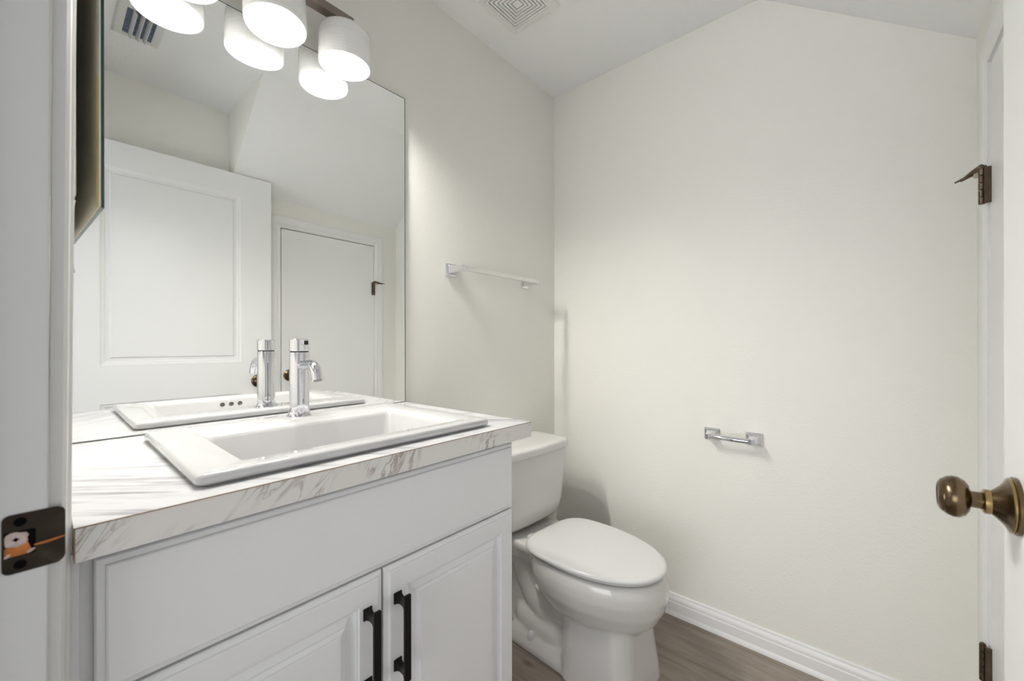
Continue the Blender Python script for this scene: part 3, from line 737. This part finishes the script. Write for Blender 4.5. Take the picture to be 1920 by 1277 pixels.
# bowl
m.loft([egg(0.36, 0.62, 0.085, 0.17), egg(0.32, 0.655, 0.118, 0.205), egg(0.285, 0.695, 0.150, 0.240), egg(0.262, 0.718, 0.172, 0.285), egg(0.252, 0.727, 0.180, 0.325), egg(0.250, 0.724, 0.180, 0.355), egg(0.250, 0.716, 0.175, 0.378), egg(0.254, 0.708, 0.170, 0.386)])
# deck behind the bowl that carries the tank
m.loft([rrect(0.03, 0.34, -0.085, 0.085, 0.30, 0.03), rrect(0.02, 0.34, -0.115, 0.115, 0.345, 0.03), rrect(0.012, 0.34, -0.128, 0.128, 0.365, 0.03), rrect(0.010, 0.33, -0.130, 0.130, 0.386, 0.03), rrect(0.014, 0.32, -0.126, 0.126, 0.392, 0.03)])
# front pedestal column
def col(x0, x1, hw, z): return rrect(x0, x1, -hw, hw, z, min(0.055, hw * 0.55), 6)
m.loft([col(0.395, 0.668, 0.138, 0.0), col(0.395, 0.664, 0.134, 0.05), col(0.397, 0.655, 0.126, 0.12), col(0.400, 0.648, 0.119, 0.19), col(0.405, 0.64, 0.112, 0.25)])
# foot flange
m.loft([rrect(0.13, 0.50, -0.128, 0.128, 0.0, 0.06), rrect(0.13, 0.50, -0.127, 0.127, 0.022, 0.06), rrect(0.14, 0.50, -0.112, 0.112, 0.040, 0.055), rrect(0.15, 0.50, -0.090, 0.090, 0.048, 0.05)])
# trapway: humps down the back
path = [(0.40, 0, 0.10), (0.35, 0, 0.105), (0.29, 0, 0.12), (0.235, 0, 0.165), (0.195, 0, 0.22), (0.165, 0, 0.27), (0.13, 0, 0.30), (0.09, 0, 0.29)]
m.tube(path, [0.060, 0.075, 0.080, 0.080, 0.078, 0.075, 0.075, 0.07], 24)
m.tube([(0.46, 0, 0.055), (0.33, 0, 0.055), (0.23, 0, 0.062), (0.17, 0, 0.07), (0.13, 0, 0.055)], [0.075, 0.093, 0.092, 0.080, 0.05], 24)
m.loft([rrect(0.10, 0.30, -0.062, 0.062, 0.02, 0.03), rrect(0.10, 0.30, -0.055, 0.055, 0.33, 0.03)])
m.loft([rrect(0.28, 0.42, -0.080, 0.080, 0.13, 0.03), rrect(0.27, 0.44, -0.11, 0.11, 0.24, 0.03)])
bo = obj('bowl', m, M['porc_t'], t, angle=60)
md = bo.modifiers.new('remesh', 'REMESH'); md.mode = 'VOXEL'; md.voxel_size = 0.005; md.use_smooth_shade = True
md = bo.modifiers.new('smooth', 'SMOOTH'); md.factor = 0.6; md.iterations = 9
# seat and lid
m = MB().loft([egg(0.268, 0.704, 0.167, 0.3890, xw=0.44), egg(0.264, 0.709, 0.172, 0.3915, xw=0.44), egg(0.264, 0.709, 0.172, 0.3950, xw=0.44), egg(0.268, 0.704, 0.167, 0.3975, xw=0.44)])
obj('seat', m, M['plastic'], t, angle=50)
def lidl(d, z): return egg(0.246 + d, 0.722 - d, 0.184 - d, z, xw=0.435, back=3.4)
m = MB().loft([lidl(0.010, 0.3990), lidl(0.004, 0.3996), lidl(0.0008, 0.402), lidl(0.0, 0.4065), lidl(0.002, 0.4115), lidl(0.007, 0.4150), lidl(0.016, 0.4165), lidl(0.05, 0.4175), lidl(0.10, 0.4180)])
obj('lid', m, M['plastic'], t, angle=50)
for s1 in (-1, 1):
    obj('seat_hinge', MB().box(0.226, 0.262, s1 * 0.068 - 0.018, s1 * 0.068 + 0.018, 0.391, 0.403), M['plastic'], t, bevel=0.005, seg=3)
    obj('bolt_cap', MB().lathe([(0, 0.030), (0.006, 0.029), (0.0115, 0.024), (0.0145, 0.014), (0.0160, 0.0), (0, 0.0)], (0.262, s1 * 0.100, 0.036), 'z', 28), M['plastic'], t, angle=60)
# tank: tapering body with rounded front corners
def tk(x1, hw, z, x0=0.010, rf=0.05):
    pts = []
    for cx2, cy2, a0, r in ((x1 - rf, hw - rf, 0, rf), (x0 + 0.02, hw - 0.02, 90, 0.02), (x0 + 0.02, -hw + 0.02, 180, 0.02), (x1 - rf, -hw + rf, 270, rf)):
        for i in range(9):
            a_ = math.radians(a0 + 90 * i / 8); pts.append((cx2 + r * math.cos(a_), cy2 + r * math.sin(a_), z))
    # slight bow of the front
    return [(x + (0.012 * (1 - (y / hw) ** 2) if x > x1 - rf * 0.9 else 0), y, z_) for x, y, z_ in pts]
def tkd(x1, hw, z, x0=0.010, rf=0.05, n=14):
    base = tk(x1, hw, z, x0, rf)
    # densify the front edge so that the bow is smooth
    out = []
    for i, p in enumerate(base):
        out.append(p)
    fr = [(x1 + 0.012 * (1 - (y / hw) ** 2), y, z) for y in [(-hw + rf) + (2 * (hw - rf)) * k / n for k in range(1, n)]]
    return out + fr
m = MB().loft([tkd(0.165, 0.150, 0.406, 0.02), tkd(0.185, 0.168, 0.412, 0.015), tkd(0.200, 0.180, 0.430), tkd(0.208, 0.187, 0.48), tkd(0.214, 0.194, 0.58), tkd(0.218, 0.200, 0.690), tkd(0.213, 0.196, 0.697)])
obj('tank', m, M['porc_t'], t, angle=60)
m = MB().loft([tkd(0.218, 0.201, 0.690, 0.008), tkd(0.224, 0.207, 0.692, 0.006), tkd(0.226, 0.210, 0.698, 0.004), tkd(0.226, 0.210, 0.716, 0.004), tkd(0.223, 0.207, 0.7225, 0.006), tkd(0.216, 0.200, 0.7265, 0.012), tkd(0.190, 0.180, 0.7285, 0.03), tkd(0.15, 0.14, 0.7290, 0.05)])
obj('tank_lid', m, M['porc_t'], t, angle=60)
